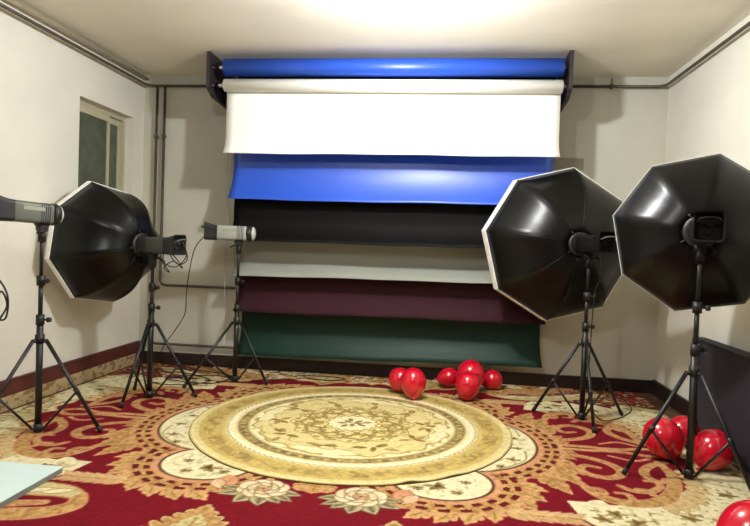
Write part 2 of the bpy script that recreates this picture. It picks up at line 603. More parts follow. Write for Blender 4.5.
def to_linear(c):
    c = c / 255.0
    return np.where(c <= 0.04045, c / 12.92, ((c + 0.055) / 1.055) ** 2.4)


def grid_mesh(name, P, faces, colours, material, loc, tone=1.0):
    me = bpy.data.meshes.new(name)
    nv, nf = len(P), len(faces)
    me.vertices.add(nv)
    me.vertices.foreach_set('co', np.ascontiguousarray(P - np.array(loc), dtype=np.float32).ravel())
    me.loops.add(nf * 4)
    me.loops.foreach_set('vertex_index', faces.astype(np.int32).ravel())
    me.polygons.add(nf)
    me.polygons.foreach_set('loop_start', np.arange(0, nf * 4, 4, dtype=np.int32))
    me.update(calc_edges=True)
    at = me.color_attributes.new('pattern', 'FLOAT_COLOR', 'POINT')
    rgba = np.ones((nv, 4), np.float32)
    rgba[:, :3] = to_linear(colours) * tone
    at.data.foreach_set('color', rgba.ravel())
    me.materials.append(material)
    me.validate()
    o = bpy.data.objects.new(name, me)
    COL.objects.link(o)
    o.location = loc
    return o


CZ = 0.008
xs = np.arange(XL + 0.035, XR - 0.03, 0.0066)
ys = np.concatenate([np.arange(-0.7, 2.2, 0.04), np.arange(2.2, 3.2, 0.0075), np.arange(3.2, 5.47, 0.011)])
gx = xs
gz = np.full(len(xs), CZ)
nx, ny = len(gx), len(ys)
GX, GY = np.meshgrid(gx, ys)
GZ = np.tile(gz, (ny, 1)) + 0.0
CC = paint_carpet(GX.ravel(), GY.ravel()).reshape(ny, nx, 3)
CC[:, :4] = np.array((110, 60, 44.))
rb = GX > XR - 0.16
CC[rb] = CC[rb] * .15 + np.array((84, 60, 46.)) * .85
idx = np.arange(nx * ny).reshape(ny, nx)
F = np.stack([idx[:-1, :-1], idx[:-1, 1:], idx[1:, 1:], idx[1:, :-1]], -1).reshape(-1, 4)
M_WOVEN = woven('woven_carpet')
carpet = grid_mesh('carpet', np.stack([GX.ravel(), GY.ravel(), GZ.ravel()], -1), F, CC.reshape(-1, 3), M_WOVEN, (X0, Y0, 0), .72)
tag(carpet, 'wall to wall red carpet with gold scrolls, cream lobes and roses', 'carpet')

# patterned carpet strip turned up against the left wall
lz = np.linspace(.004, .104, 12)
LY, LZ = np.meshgrid(np.arange(-0.7, D - .03, .012), lz)
ln = vnoise(LY.ravel(), LZ.ravel() * 1.4, 34, 5)[:, None]
LC = np.where(ln > .60, np.array((150, 118, 80.)), np.array((190, 168, 126.)))
li = np.arange(LY.size).reshape(LY.shape)
LF = np.stack([li[:-1, :-1], li[:-1, 1:], li[1:, 1:], li[1:, :-1]], -1).reshape(-1, 4)
lip = grid_mesh('trim_1', np.stack([np.full(LY.size, XL + .029), LY.ravel(), LZ.ravel()], -1), LF, LC, M_WOVEN, (XL + .03, 2.5, 0), .8)
sm = lip.modifiers.new('thick', 'SOLIDIFY')
sm.thickness = .006
sm.offset = 0
struct(lip)

# round rug lying on the carpet
RC, RR = (-0.582, 3.958), 1.044
nr, na = 190, 620
rr = np.concatenate([np.linspace(0.004, 1, nr), [1.0, 1.0]])
th = np.linspace(0, 2 * PI, na, endpoint=False)
TH, RG = np.meshgrid(th, rr)
edge = 1 + 0.0012 * np.sin(TH * 9 + 1) + 0.001 * np.sin(TH * 23)
rip = 0.010 * np.exp(-((TH - 5.15) / .05) ** 2) + 0.006 * np.exp(-((TH - 5.4) / .06) ** 2)
RXw, RYw = RG * RR * edge * np.cos(TH), RG * RR * edge * np.sin(TH)
RZ = CZ + 0.008 + rip * np.clip((RG - .85) / .15, 0, 1) + 0 * TH
RZ[-2] -= 0.004
RZ[-1] = CZ + 0.0005


def paint_rug(x, y, r, t):
    p = Paint(x, y, (226, 208, 142))
    p.aa = 0.008
    q1, q2 = vnoise(x, y, 22, 21), vnoise(x, y, 38, 22)
    BR, BR2, CRM = (138, 112, 60), (168, 142, 80), (240, 228, 178)
    # cream scalloped edge of the field
    sc = .585 + .030 * np.abs(np.sin(t * 6)) + .012 * np.sin(t * 24)
    p.fill((sc - r), CRM)
    p.fill(np.abs(sc - r) - .006, BR2)
    p.fill(np.maximum(np.abs(r - .60) - .03, (.66 - q1) * .1), BR2, .6)
    # bands
    p.fill(.640 - r, (214, 196, 132))
    p.fill(.652 - r, (164, 142, 88))
    p.fill(np.maximum(np.abs(r - .685) - .022, (.58 - q2) * .1), (112, 92, 54), .8)
    p.fill(np.abs((t * 30 / PI) % 1 - .5) * .06 - .010 + np.maximum(0, np.abs(r - .685) - .012) * 4, (206, 184, 120), .7)
    p.fill(.716 - r, (228, 212, 150))
    p.fill(.728 - r, CRM)
    rope = np.abs(r - .760 - .008 * np.sin(t * 110)) - .012
    p.fill(rope, (250, 240, 200))
    p.fill(np.abs(r - .778 - .006 * np.sin(t * 110)) - .004, BR2)
    p.fill(.790 - r, (208, 184, 112))
    p.fill(.815 - r, (200, 174, 100))
    p.fill(np.maximum(np.abs(r - .87) - .045, (.62 - q1) * .1), BR2, .8)
    k = (t * 16 / (2 * PI)) % 1 - .5
    p.fill(np.abs(r - .868 - .022 * np.sin(t * 16)) - .003, BR2)
    p.fill(np.abs(r - .868 + .018 * np.sin(t * 24)) - .0025, BR2)
    p.fill(np.maximum(np.abs(k) * .37 - .05, np.maximum(np.abs(r - .868) - .04, (.60 - q2) * .1)), (150, 124, 70), .8)
    p.fill(.945 - r, (222, 204, 140))
    p.fill(.975 - r, (232, 216, 158))
    p.fill(.990 - r, (190, 166, 104))
    # field: loose sprays of flowers in a ring
    LG = (164, 146, 80)
    for i in range(10):
        a = 2 * PI * i / 10 + .1
        big = i % 2 == 0
        for j in range(6 if big else 4):
            b = a + j * 1.3 + .8 * math.sin(i * 7 + j * 3)
            d = (.012 + .014 * j) * (1 if big else .7)
            cx, cy = .475 * RR * math.cos(a) + d * math.cos(b), .475 * RR * math.sin(a) + d * math.sin(b)
            p.leaf((cx, cy), (cx + .065 * math.cos(b), cy + .065 * math.sin(b)), .015, LG if j % 2 else (138, 116, 62), BR, 0, .004)
            p.fill(p.ell(cx, cy, .016, .014), (180, 136, 84) if j % 2 else (124, 96, 50))
        p.stroke([(.46 * RR * math.cos(a + .12), .46 * RR * math.sin(a + .12)),
                  (.52 * RR * math.cos(a + .22), .52 * RR * math.sin(a + .22)),
                  (.49 * RR * math.cos(a + .38), .49 * RR * math.sin(a + .38))], .004, .003, BR2)
    # fine brown scrolls round the centre
    for i in range(22):
        a = 2 * PI * i / 22
        f = 1 if i % 2 else -1
        pts = []
        for j in range(11):
            q = j / 10
            ra = (.185 + .17 * q) * RR
            aa = a + f * .20 * math.sin(q * 8.5)
            pts.append((ra * math.cos(aa), ra * math.sin(aa)))
        p.stroke(pts, .004, .003, (134, 108, 58), BR2, .004)
        p.stroke([(1.04 * x_ + .012 * y_, 1.04 * y_ - .012 * x_) for x_, y_ in pts[2:9]], .003, .002, BR, None)
        for q, w_ in ((.22, .12), (.26, -.11), (.30, .1), (.345, -.08)):
            b = a + w_
            p.leaf((q * RR * math.cos(a), q * RR * math.sin(a)), ((q + .03) * RR * math.cos(b), (q + .03) * RR * math.sin(b)),
                   .011, LG, BR2, 0, .003)
    p.fill(np.abs(r - .375 - .02 * np.sin(t * 12)) - .004, BR, .8)
    p.fill(np.maximum(np.abs(r - .28) - .09, (.63 - q2) * .1), BR2, .7)
    k4 = np.cos(t * 4 + .6) > .35
    p.fill(np.where(k4, np.maximum(.50 + .03 * np.abs(np.sin(t * 12)) - r, r - .60), 9), CRM, .9)
    p.fill(np.where(k4, np.abs(r - .50 - .03 * np.abs(np.sin(t * 12))) - .004, 9), BR2)
    # cream oval in the centre with a small bouquet
    p.fill(r - .165 - .008 * np.sin(t * 16), BR2)
    p.fill(r - .152 - .008 * np.sin(t * 16), CRM)
    for i in range(9):
        a = i * 2.4
        d = .02 + .008 * i
        cx, cy = d * math.cos(a), d * math.sin(a) * .8
        p.leaf((cx, cy), (cx + .05 * math.cos(a), cy + .05 * math.sin(a)), .014, (140, 128, 80), (120, 104, 60), 0, .003)
        p.fill(p.ell(cx, cy, .014, .014), (150, 110, 78))
    g = (0.94 + 0.12 * vnoise(x, y, 55, 31))[:, None]
    return np.clip(p.c * g, 0, 255)


RCc = paint_rug(RXw.ravel(), RYw.ravel(), np.minimum(RG, 1).ravel(), TH.ravel()).reshape(nr + 2, na, 3)
RCc[-2:] = np.array((104, 84, 46.))
idr = np.arange((nr + 2) * na).reshape(nr + 2, na)
Fr = np.stack([idr[:-1], idr[1:], np.roll(idr, -1, 1)[1:], np.roll(idr, -1, 1)[:-1]], -1).reshape(-1, 4)
rug = grid_mesh('round_rug', np.stack([RXw.ravel() + RC[0], RYw.ravel() + RC[1], RZ.ravel()], -1), Fr, RCc.reshape(-1, 3),
                M_WOVEN, (RC[0], RC[1], CZ), .80)
tag(rug, 'round gold and cream floral rug laid in the middle of the red carpet', 'rug')


# ------------------------------------------------------------------ pipes
def pipe(name, label, runs, r, material, clamps=(), group=None):
    m = MB()
    for pts in runs:
        m.tube(pts, r, 10)
    o = m.build(name, material, None, runs[0][0])
    tag(o, label, 'pipe', group)
    for c, d in clamps:
        k = MB()
        c, d = Vector(c), Vector(d)
        k.rod(c - d * .014, c + d * .014, r + .008, seg=12)
        k.rod(c, c + Vector((0, .046, 0)) if abs(d.z) > .5 else c + Vector((0, 0, .07)), .005, seg=6)
        k.build('clamp', material, o)
    return o


PY = D - 0.05
zc = 2.645
pipe('ceiling_pipe', 'lower of the two ceiling pipes along the left wall, turning onto the back wall',
     [[(-2.865, YF + .1, zc), (-2.865, 5.38, zc), (-2.85, 5.43, zc), (-2.80, PY, zc), (-2.02, PY, zc)]], .013, M_PIPE)
pipe('ceiling_pipe', 'upper pale pipe tucked under the ceiling along the left wall',
     [[(-2.885, YF + .1, 2.715), (-2.885, D - .03, 2.715)]], .015, M_PIPE2)
pipe('ceiling_pipe', 'thin dark pipe under the ceiling from right bracket along the right wall',
     [[(1.0, PY, 2.655), (1.74, PY, 2.655), (1.79, 5.42, 2.655), (1.80, 5.36, 2.655), (1.80, YF + .1, 2.655)]],
     .013, M_PIPE, [((1.36, PY, 2.655), (1, 0, 0))])
pipe('heating_pipe', 'left vertical pipe in the back corner, turning low along the back wall',
     [[(-2.775, PY, 2.63), (-2.775, PY, .24), (-2.765, PY, .21), (-2.74, PY, .20), (-1.2, PY, .20)]], .013, M_PIPE,
     [((-2.775, PY, 2.17), (0, 0, 1))])
pipe('heating_pipe', 'right vertical pipe in the back corner, turning behind the backdrops at mid height',
     [[(-2.70, PY, 2.63), (-2.70, PY, .80), (-2.68, PY, .77), (-2.64, PY, .76), (-1.2, PY, .765)]], .013, M_PIPE,
     [((-2.70, PY, 2.17), (0, 0, 1))])

m = MB()
m.box(.915, 1.165, D - .006, D, 1.935, 2.04, bevel=.002)
tag(m.build('wall_patch', M_PATCH, None, (1.04, D, 1.935)), 'grey rectangular patch on the back wall beside the blue backdrop', 'wall patch')

# ------------------------------------------------------------------ backdrop brackets, rolls, papers
BX0, BX1 = -2.0, 0.89
PX0, PX1 = -1.875, .838
x_end = {1: PX0, -1: PX1}
ROLLS = {  # name: (y, z, radius)
    'spare': (4.84, 2.632, .072), 'white': (4.84, 2.487, .052),
    'black': (5.19, 2.64, .05), 'blue': (5.06, 2.487, .05), 'grey': (5.23, 2.487, .05),
    'maroon': (5.36, 2.64, .05), 'green': (5.375, 2.487, .05)}
for side, bx, lab in ((1, BX0, 'dark steel bracket holding the left ends of the backdrop rolls'),
                      (-1, BX1, 'dark steel bracket holding the right ends of the backdrop rolls')):
    root = thing('backdrop_bracket', lab, 'bracket', (bx, D, 2.46), 'backdrop roll brackets')
    m = MB()
    t = .028
    prof = [(D - .013, H - .001), (4.78, H - .001), (4.78, 2.455), (4.90, 2.40), (D - .013, 2.36)]
    m.loft([[Vector((bx - t / 2, y, z)) for y, z in prof], [Vector((bx + t / 2, y, z)) for y, z in prof]])
    m.build('side_plate', M_BRKT, root)
    m = MB()
    m.box(bx - .05, bx + .05, D - .012, D - .0005, 2.34, H - .002)
    m.build('mounting_flange', M_BRKT, root)
    for nme, (y, z, r) in ROLLS.items():
        m = MB()
        m.lathe((bx + side * .015, y, z), (side, 0, 0), [(0, .022), (.008, .022), (.010, .012), (.022, .012)], 14)
        m.build('roller_hook', M_BLACKP, root)
        m = MB()
        g2 = min(.05, .45 * (abs(x_end[side] - bx) - .014))
        m.lathe((x_end[side] - side * (.008 + g2), y, z), (side, 0, 0), [(0, .014), (.25 * g2, .018), (.6 * g2, .018), (g2, .024)], 14)
        m.build('roll_spigot', M_CHROME, root)


def paper(nme, side, zb, label, dropL=0.0, curl=.06, curl_h=.22, x0=PX0, x1=PX1):
    y, z, r = ROLLS[nme]
    root = thing('backdrop_roll', label, 'backdrop', ((x0 + x1) / 2, y, z), 'photo backdrops on rollers')
    m = MB()
    m.rod((x0, y, z), (x1, y, z), r, seg=28)
    m.build('roll', PAPER['blue' if nme == 'spare' else nme], root)
    m = MB()
    m.rod((x0 - .006, y, z), (x1 + .006, y, z), .03, seg=14)
    m.build('core_tube', M_TUBE, root)
    if zb is None:
        return root
    m = MB()
    nxp, nzp = 40, 46
    py = y + side * r
    rows = []
    for j in range(nzp + 1):
        s = j / nzp
        row = []
        for i in range(nxp + 1):
            fx = i / nxp
            x = x0 + (x1 - x0) * fx
            zbot = zb + dropL * (fx - .5) + .003 * math.sin(fx * 9 + zb * 5) + .0015 * math.sin(fx * 23)
            zz = z + (zbot - z) * s
            h = zz - zbot
            k = max(0, 1 - h / curl_h)
            yy = py - curl * k * k + .004 * math.sin(fx * 7 + 3 * s + zb) * s
            flare = (.012 * k * k) * (-1 if fx < .5 else 1) * abs(2 * fx - 1) ** 8
            row.append(m.bm.verts.new((x + flare, yy, zz)))
        rows.append(row)
    for a, b in zip(rows, rows[1:]):
        for i in range(nxp):
            f = m.bm.faces.new((a[i], a[i + 1], b[i + 1], b[i]))
            f.smooth = True
    o = m.build('hanging_sheet', PAPER[nme], root)
    sm = o.modifiers.new('thick', 'SOLIDIFY')
    sm.thickness = .0015
    return root


paper('spare', 0, None, 'fully rolled blue backdrop at the top of the brackets')
paper('white', 1, 1.943, 'white paper backdrop hanging in front of the others', .015, .02, .15)
paper('blue', 1, 1.568, 'blue backdrop hanging behind and below the white one', .01, .10, .30)
paper('black', -1, 1.212, 'black backdrop showing between the blue and the grey one', .01, .13, .2)
paper('grey', 1, .915, 'grey backdrop with a pale curled lower edge', .03, .14, .17)
paper('maroon', -1, .585, 'dark maroon backdrop showing between grey and green', .02, .10, .22)
paper('green', 1, .185, 'dark green backdrop hanging nearest the floor', .045, .12, .26)


def chain(label, x, y, ztop, zw, loop=True):
    root = thing('pull_chain', label, 'pull chain', (x, y, ztop), 'backdrop pull chains')
    m = MB()
    pts = [(x + .012 * math.sin(k * .5), y + .01 * math.sin(k * .31), ztop + (zw + .1 - ztop) * k / 30) for k in range(31)]
    m.tube(pts, .0035, 6)
    m.build('chain', M_PATCH, root)
    m = MB()
    m.lathe((pts[-1][0], pts[-1][1], zw), (0, 0, 1), [(0, .008), (.01, .016), (.10, .014), (.12, .006)], 12)
    m.build('weight', M_WEIGHT, root)


chain('pale pull chain with white weight hanging left of the green backdrop', -1.962, 5.20, 2.45, .27)
chain('pull chain with white weight hanging behind the small strobe stand', -1.918, 5.32, 2.45, .50)


# ------------------------------------------------------------------ light stands
def light_stand(label, x, y, collar, top, feet, hub=.02, rr=.34, group='light stands'):
    root = thing('light_stand', label, 'light stand', (x, y, 0), group)
    m = MB()
    m.rod((x, y, hub), (x, y, collar + .12), .0195, seg=14)
    m.build('lower_pole', M_BLACK, root)
    zm = collar + .12 + (top - collar - .12) * .45
    m = MB()
    m.rod((x, y, collar + .10), (x, y, zm), .013, seg=12)
    m.rod((x, y, zm - .02), (x, y, top), .0105, seg=12)
    m.lathe((x, y, top - .02), (0, 0, 1), [(0, .011), (.01, .014), (.03, .014), (.035, .008), (.07, .008)], 12)
    m.build('upper_pole', M_BLACK, root)
    for zz, an in ((collar + .115, .2), (zm - .02, -.3)):
        m = MB()
        m.rod((x, y, zz - .03), (x, y, zz + .03), .024, seg=14)
        c = m.build('clamp_collar', M_BLACKP, root)
        m = MB()
        d = Vector((math.cos(an), math.sin(an), 0))
        p = Vector((x, y, zz))
        m.rod(p + d * .018, p + d * .045, .006, seg=8)
        m.rod(p + d * .04, p + d * .062, .016, .014, seg=10)
        m.build('knob', M_BLACKP, c)
    m = MB()
    m.rod((x, y, collar - .025), (x, y, collar + .025), .027, seg=14)
    for fx, fy in feet:
        d = Vector((fx - x, fy - y, 0)).normalized()
        p = Vector((x, y, collar))
        m.rod(p + d * .015 - Vector((0, 0, .012)), p + d * .045 - Vector((0, 0, .012)), .012, seg=8)
    m.build('leg_collar', M_BLACKP, root)
    m = MB()
    m.rod((x, y, hub - .008), (x, y, hub + .04), .026, seg=14)
    for fx, fy in feet:
        d = Vector((fx - x, fy - y, 0)).normalized()
        p = Vector((x, y, hub + .015))
        m.rod(p + d * .01, p + d * .042, .010, seg=8)
    m.build('brace_hub', M_BLACKP, root)
    for fx, fy in feet:
        d = Vector((fx - x, fy - y, 0)).normalized()
        p0 = Vector((x, y, collar - .012)) + d * .04
        p1 = Vector((fx, fy, CZ + .012))
        m = MB()
        m.rod(p0, p1, .0115, seg=10)
        leg = m.build('leg', M_BLACK, root)
        m = MB()
        e = (p1 - p0).normalized()
        m.rod(p1 - e * .03, p1 + e * .008, .014, seg=10)
        m.build('rubber_foot', M_BLACKP, leg)
        m = MB()
        mid_ = p0.lerp(p1, .56)
        m.rod(Vector((x, y, hub + .015)) + d * .035, mid_, .0075, seg=8)
        m.rod(mid_ - e * .02, mid_ + e * .02, .0145, seg=10)
        m.build('brace', M_BLACK, root)
    return root


def polar(x, y, r, *degs):
    return [(x + r * math.cos(math.radians(a)), y + r * math.sin(math.radians(a))) for a in degs]


SA, SB, SC, SD, SE = (-2.405, 3.345), (-2.165, 4.25), (-1.745, 4.92), (1.005, 4.45), (1.342, 3.405)
light_stand('black stand under the grey strobe at the far left', *SA, .575, 1.25,
            [(-2.053, 3.425), (-2.60, 3.03), (-2.645, 3.675)], .022)
light_stand('black stand under the left softbox, near the left corner', *SB, .572, 1.06,
            [(-2.214, 3.945), (-1.845, 4.35), (-2.385, 4.44)], .022)
light_stand('small light stand standing in front of the left edge of the backdrops', *SC, .525, 1.18,
            [(-2.055, 4.60), (-1.452, 4.87), (-1.88, 5.26)], .022)
light_stand('black stand under the large white rimmed softbox right of the backdrops', *SD, .565, 1.20,
            [(.69, 4.60), (1.335, 4.645), (1.018, 4.135)], .022)
light_stand('black stand under the rightmost softbox, beside the red balloons', *SE, .592, 1.25,
            [(1.001, 3.385), (1.56, 3.155), (1.491, 3.71)], .022)


# ------------------------------------------------------------------ strobes
def frame_of(az, tilt=0):
    a, t = math.radians(az), math.radians(tilt)
    n = Vector((math.sin(a) * math.cos(t), math.cos(a) * math.cos(t), math.sin(t)))
    h = Vector((math.cos(a), -math.sin(a), 0))
    return n, h, h.cross(n) if (h.cross(n)).z > 0 else n.cross(h)


def rrect(w, h, r, n=4):
    out = []
    for cx, cy, a0 in ((w - r, h - r, 0), (-(w - r), h - r, 90), (-(w - r), -(h - r), 180), (w - r, -(h - r), 270)):
        for k in range(n + 1):
            a = math.radians(a0 + 90 * k / n)
            out.append((cx + r * math.cos(a), cy + r * math.sin(a)))
    return out


def strobe(label, x, y, zt, az, body, front=.14, tilt=0, bare=True, plate=True, sc=1.0, dark=None):
    """mounted on a stand top at (x, y, zt); points along az"""
    M_BLACKP = dark or globals()['M_BLACKP']
    M_GREYD = dark or globals()['M_GREYD']
    n, h, up = frame_of(az, tilt)
    root = thing('strobe_light', label, 'strobe light', (x, y, zt), 'studio strobes')
    C = Vector((x, y, zt + .125))

    def sec(t, w, hh, r, dz=0):
        return [C + n * t + h * a + up * (b + dz) for a, b in rrect(w, hh, r)]
    b1 = front - .045
    b0 = b1 - .28 * sc
    m = MB()
    m.loft([sec(b0, .056, .058, .02), sec(b0 + .01, .060, .062, .022), sec(b1 - .012, .058, .060, .024), sec(b1, .054, .056, .026)], smooth=True)
    m.build('body', body, root)
    m = MB()
    for k in range(5):
        t = b1 - .03 - k * .012
        m.loft([sec(t, .0595, .0615, .024), sec(t + .005, .0595, .0615, .024)])
    m.build('cooling_ribs', M_BLACKP, root)
    for s in (-1, 1) if plate else ():
        m = MB()
        a = C + n * (b0 + .05) + h * (s * .0605)
        b = C + n * (b0 + .17) + h * (s * .0605)
        m.loft([[a + up * .012 - h * .002 * s, a + up * .034 - h * .002 * s, a + up * .034 + h * .001 * s, a + up * .012 + h * .001 * s],
                [b + up * .012 - h * .002 * s, b + up * .034 - h * .002 * s, b + up * .034 + h * .001 * s, b + up * .012 + h * .001 * s]])
        m.build('name_plate', M_PLATE, root)
    m = MB()
    m.loft([sec(b0 + .004, .060, .062, .02), sec(b0 - .03 * sc, .061, .064, .02), sec(b0 - .07 * sc, .063, .068, .02, .004),
            sec(b0 - .115 * sc, .067, .074, .02, .010), sec(b0 - .112 * sc, .060, .066, .018, .010), sec(b0 - .07 * sc, .053, .056, .016, .004)], smooth=False)
    cap = m.build('rear_cap', M_BLACKP, root)
    m = MB()
    for dx_, dz_ in ((-.025, .02), (.025, .02), (0, -.02)):
        o = C + n * (b0 - .07 * sc) + h * dx_ + up * (dz_ + .004)
        m.lathe(o, -n, [(0, .013), (.014, .011)], 12)
    m.build('dial', M_GREYD, cap)
    m = MB()
    hp = spline([C + n * (b0 - .105 * sc) + h * -.05 + up * .03, C + n * (b0 - .145 * sc) + h * -.035 + up * .045,
                 C + n * (b0 - .150 * sc) + h * .0 + up * .05, C + n * (b0 - .145 * sc) + h * .035 + up * .045,
                 C + n * (b0 - .105 * sc) + h * .05 + up * .03], 5)
    m.tube(hp, .005, 8)
    m.build('rear_handle', M_GREYD if bare or az > 0 else M_GREYB, cap)
    m = MB()
    m.lathe(C + n * (b1 - .002), n, [(0, .058), (.006, .066), (.03, .068), (.036, .063), (.047, .060)], 28)
    fr = m.build('front_ring', M_BLACKP, root)
    m = MB()
    if bare:
        m.lathe(C + n * (b1 + .044), n, [(0, .058), (.008, .056), (.020, .040), (.026, .012)], 24)
        m.build('flash_glass', M_FROST, fr)
    # tilting mount under the body
    m = MB()
    p = Vector((x, y, zt))
    m.rod(p + Vector((0, 0, -.045)), p + Vector((0, 0, .03)), .022, seg=14)
    m.rod(p + Vector((0, 0, .035)) - h * .03, p + Vector((0, 0, .035)) + h * .03, .024, seg=16)
    m.loft([[p + n * a + h * b + Vector((0, 0, .064)) for a, b in ((-.04, -.02), (.04, -.02), (.04, .02), (-.04, .02))],
            [p + n * a * .6 + h * b * .8 + Vector((0, 0, .035)) for a, b in ((-.04, -.02), (.04, -.02), (.04, .02), (-.04, .02))]])
    mt = m.build('tilt_mount', M_BLACKP, root)
    m = MB()
    q = p + Vector((0, 0, .035)) + h * .03
    m.rod(q, q + h * .03, .006, seg=8)
    m.rod(q + h * .025, q + h * .03 - n * .06 - Vector((0, 0, .03)), .007, .006, seg=8)
    m.build('lever', M_BLACKP, mt)
    return root, C, n, h, up


strobe('grey strobe light on the far left stand, no softbox, cut by the photo edge', *SA, 1.20, 28, M_GREYB, .09, -2, sc=.82)
stB = strobe('black strobe light holding the left softbox', *SB, 1.025, -74, M_GREYD, .15, sc=.9, bare=False, plate=False)
strobe('pale grey strobe light without softbox beside the left edge of the backdrops', *SC, 1.145, 82, M_GREYL, .115, sc=.88)
stD = strobe('strobe light behind the large softbox right of the backdrops', *SD, 1.145, -13, M_DARK, .16, bare=False, plate=False, dark=M_DARK)
stE = strobe('strobe light behind the rightmost softbox', *SE, 1.215, 17, M_DARK, .02, bare=False, plate=False, dark=M_DARK)


# ------------------------------------------------------------------ octagonal softboxes
def softbox(label, st, apex, L, R, off, lip, group='octagonal softboxes'):
    _, C, n, h, up = st
    base = C + n * apex
    root = thing('softbox', label, 'softbox', base, group)
    ang = [math.radians(off + 45 * k) for k in range(8)]
    r0 = .085
    NR, NS = 12, 6

    def pt(t, k, s):
        phi = t * math.radians(66)
        rad = r0 + (R - r0) * math.sin(phi) / math.sin(math.radians(66))
        dep = L * (1 - math.cos(phi)) / (1 - math.cos(math.radians(66)))
        a = (math.cos(ang[k]), math.sin(ang[k]))
        b = (math.cos(ang[(k + 1) % 8]), math.sin(ang[(k + 1) % 8]))
        cx, cy = a[0] + (b[0] - a[0]) * s, a[1] + (b[1] - a[1]) * s
        sag = 1 - .05 * math.sin(PI * s) * math.sin(PI * t)
        return base + n * dep + (h * cx + up * cy) * rad * sag
    # cloth shell, one taut panel between each pair of ribs
    m = MB()
    for k in range(8):
        g = [[m.bm.verts.new(pt(i / NR, k, j / NS)) for j in range(NS + 1)] for i in range(NR + 1)]
        for i in range(NR):
            for j in range(NS):
                f = m.bm.faces.new((g[i][j], g[i][j + 1], g[i + 1][j + 1], g[i + 1][j]))
                f.smooth = True
    bmesh.ops.remove_doubles(m.bm, verts=m.bm.verts, dist=1e-5)
    for e in m.bm.edges:
        e.smooth = True
    sh = m.build('cloth_shell', M_NYLON, root)
    sm = sh.modifiers.new('thick', 'SOLIDIFY')
    sm.thickness = .003
    sm.offset = -1
    me = sh.data
    for k in range(8):
        m = MB()
        m.tube([pt(i / NR, k, 0) + (pt(i / NR, k, 0) - base).normalized() * .001 for i in range(NR + 1)], .0026, 6)
        m.build('rib_seam', M_NYLON, root)
    # white rim and front diffuser
    def oct(dep, rad):
        return [base + n * dep + (h * math.cos(a) + up * math.sin(a)) * rad for a in ang]
    m = MB()
    m.loft([oct(L - .004, R + .004), oct(L + lip, R + .006), oct(L + lip, R - .008), oct(L - .004, R - .008), oct(L - .004, R + .004)], capped=False)
    m.build('front_rim', M_RIM, root)
    m = MB()
    m.loft([oct(L + lip * .55, R - .008), oct(L + lip * .55 + .003, R - .008)])
    m.build('front_diffuser', M_DIFF, root)
    m = MB()
    m.lathe(base - n * .012, n, [(0, .066), (0, .088), (.02, .090), (.022, .066)], 28)
    sr = m.build('speed_ring', M_BLACKP, root)
    m = MB()
    for a in ang[::2]:
        d = h * math.cos(a) + up * math.sin(a)
        m.rod(base + d * .085 - n * .004, base + d * .112 - n * .004, .006, seg=8)
    m.build('ring_knobs', M_BLACK, sr)
    return root


softbox('dark softbox turned away beside the window in the left corner', stB, .115, .395, .476, 14, .035)
softbox('large softbox with a broad white rim right of the backdrops', stD, .15, .36, .618, 37, .092)
softbox('rightmost softbox with thin white rim, partly cut off by the photo edge', stE, .02, .23, .460, 33, .05)


# ------------------------------------------------------------------ cables
def cable(label, pts, r=.004, name='cable'):
    m = MB()
    m.tube(spline(pts, 7), r, 7)
    return tag(m.build(name, M_CABLE, None, pts[0]), label, 'cable')


cable('black power cable hanging from the small strobe down the back wall',
      [(-2.03, 4.87, 1.235), (-2.10, 4.86, 1.14), (-2.15, 4.88, .98), (-2.20, 4.93, .75), (-2.24, 5.0, .56), (-2.36, 5.08, .40),
       (-2.50, 5.16, .24), (-2.58, 5.2, .08), (-2.50, 5.15, .014), (-2.30, 5.12, .014), (-2.10, 5.05, .014), (-1.95, 5.1, .014)])
cable('black cable looped below the left softbox strobe',
      [(-1.90, 4.16, 1.185), (-1.87, 4.16, 1.13), (-1.86, 4.16, 1.05), (-1.93, 4.17, 1.02), (-2.00, 4.19, 1.09), (-1.92, 4.17, 1.13),
       (-1.87, 4.17, 1.08), (-1.95, 4.18, 1.00), (-2.06, 4.21, 1.03), (-2.05, 4.22, 1.12), (-1.96, 4.2, 1.06), (-1.90, 4.18, .99), (-1.98, 4.2, 1.04), (-2.06, 4.22, .99), (-2.02, 4.22, .96), (-2.12, 4.23, 1.06), (-2.135, 4.215, .98),
       (-2.135, 4.215, .7), (-2.135, 4.21, .3), (-2.12, 4.20, .1), (-2.05, 4.28, .014), (-1.98, 4.5, .014), (-2.1, 4.8, .014), (-2.3, 4.95, .014)])
cable('tangled black cable on the carpet between the two left stands',
      [(-2.45, 4.75, .014), (-2.25, 4.66, .014), (-2.02, 4.72, .02), (-1.95, 4.9, .014), (-2.15, 5.0, .022), (-2.35, 4.9, .014), (-2.2, 4.78, .022),
       (-1.9, 4.8, .014), (-1.82, 5.05, .016), (-2.0, 5.2, .014), (-2.3, 5.25, .014), (-2.6, 5.2, .014)])
cable('thin black cable on the carpet running along the foot of the green backdrop',
      [(-1.62, 4.98, .014), (-1.5, 5.05, .014), (-1.3, 5.12, .014), (-1.2, 5.2, .014), (-1.0, 5.17, .014), (-.85, 5.25, .014), (-1.0, 5.32, .014), (-1.3, 5.3, .014)])
cable('black cable loop hanging at the left photo edge below the grey strobe',
      [(-2.56, 3.13, 1.30), (-2.60, 3.12, 1.2), (-2.62, 3.15, 1.0), (-2.57, 3.22, .92), (-2.535, 3.24, .82), (-2.55, 3.24, .70), (-2.60, 3.22, .72),
       (-2.575, 3.23, .86), (-2.54, 3.24, .78), (-2.58, 3.22, .68), (-2.64, 3.18, .5), (-2.66, 3.12, .2), (-2.66, 3.05, .03), (-2.7, 2.95, .014)], .0055)
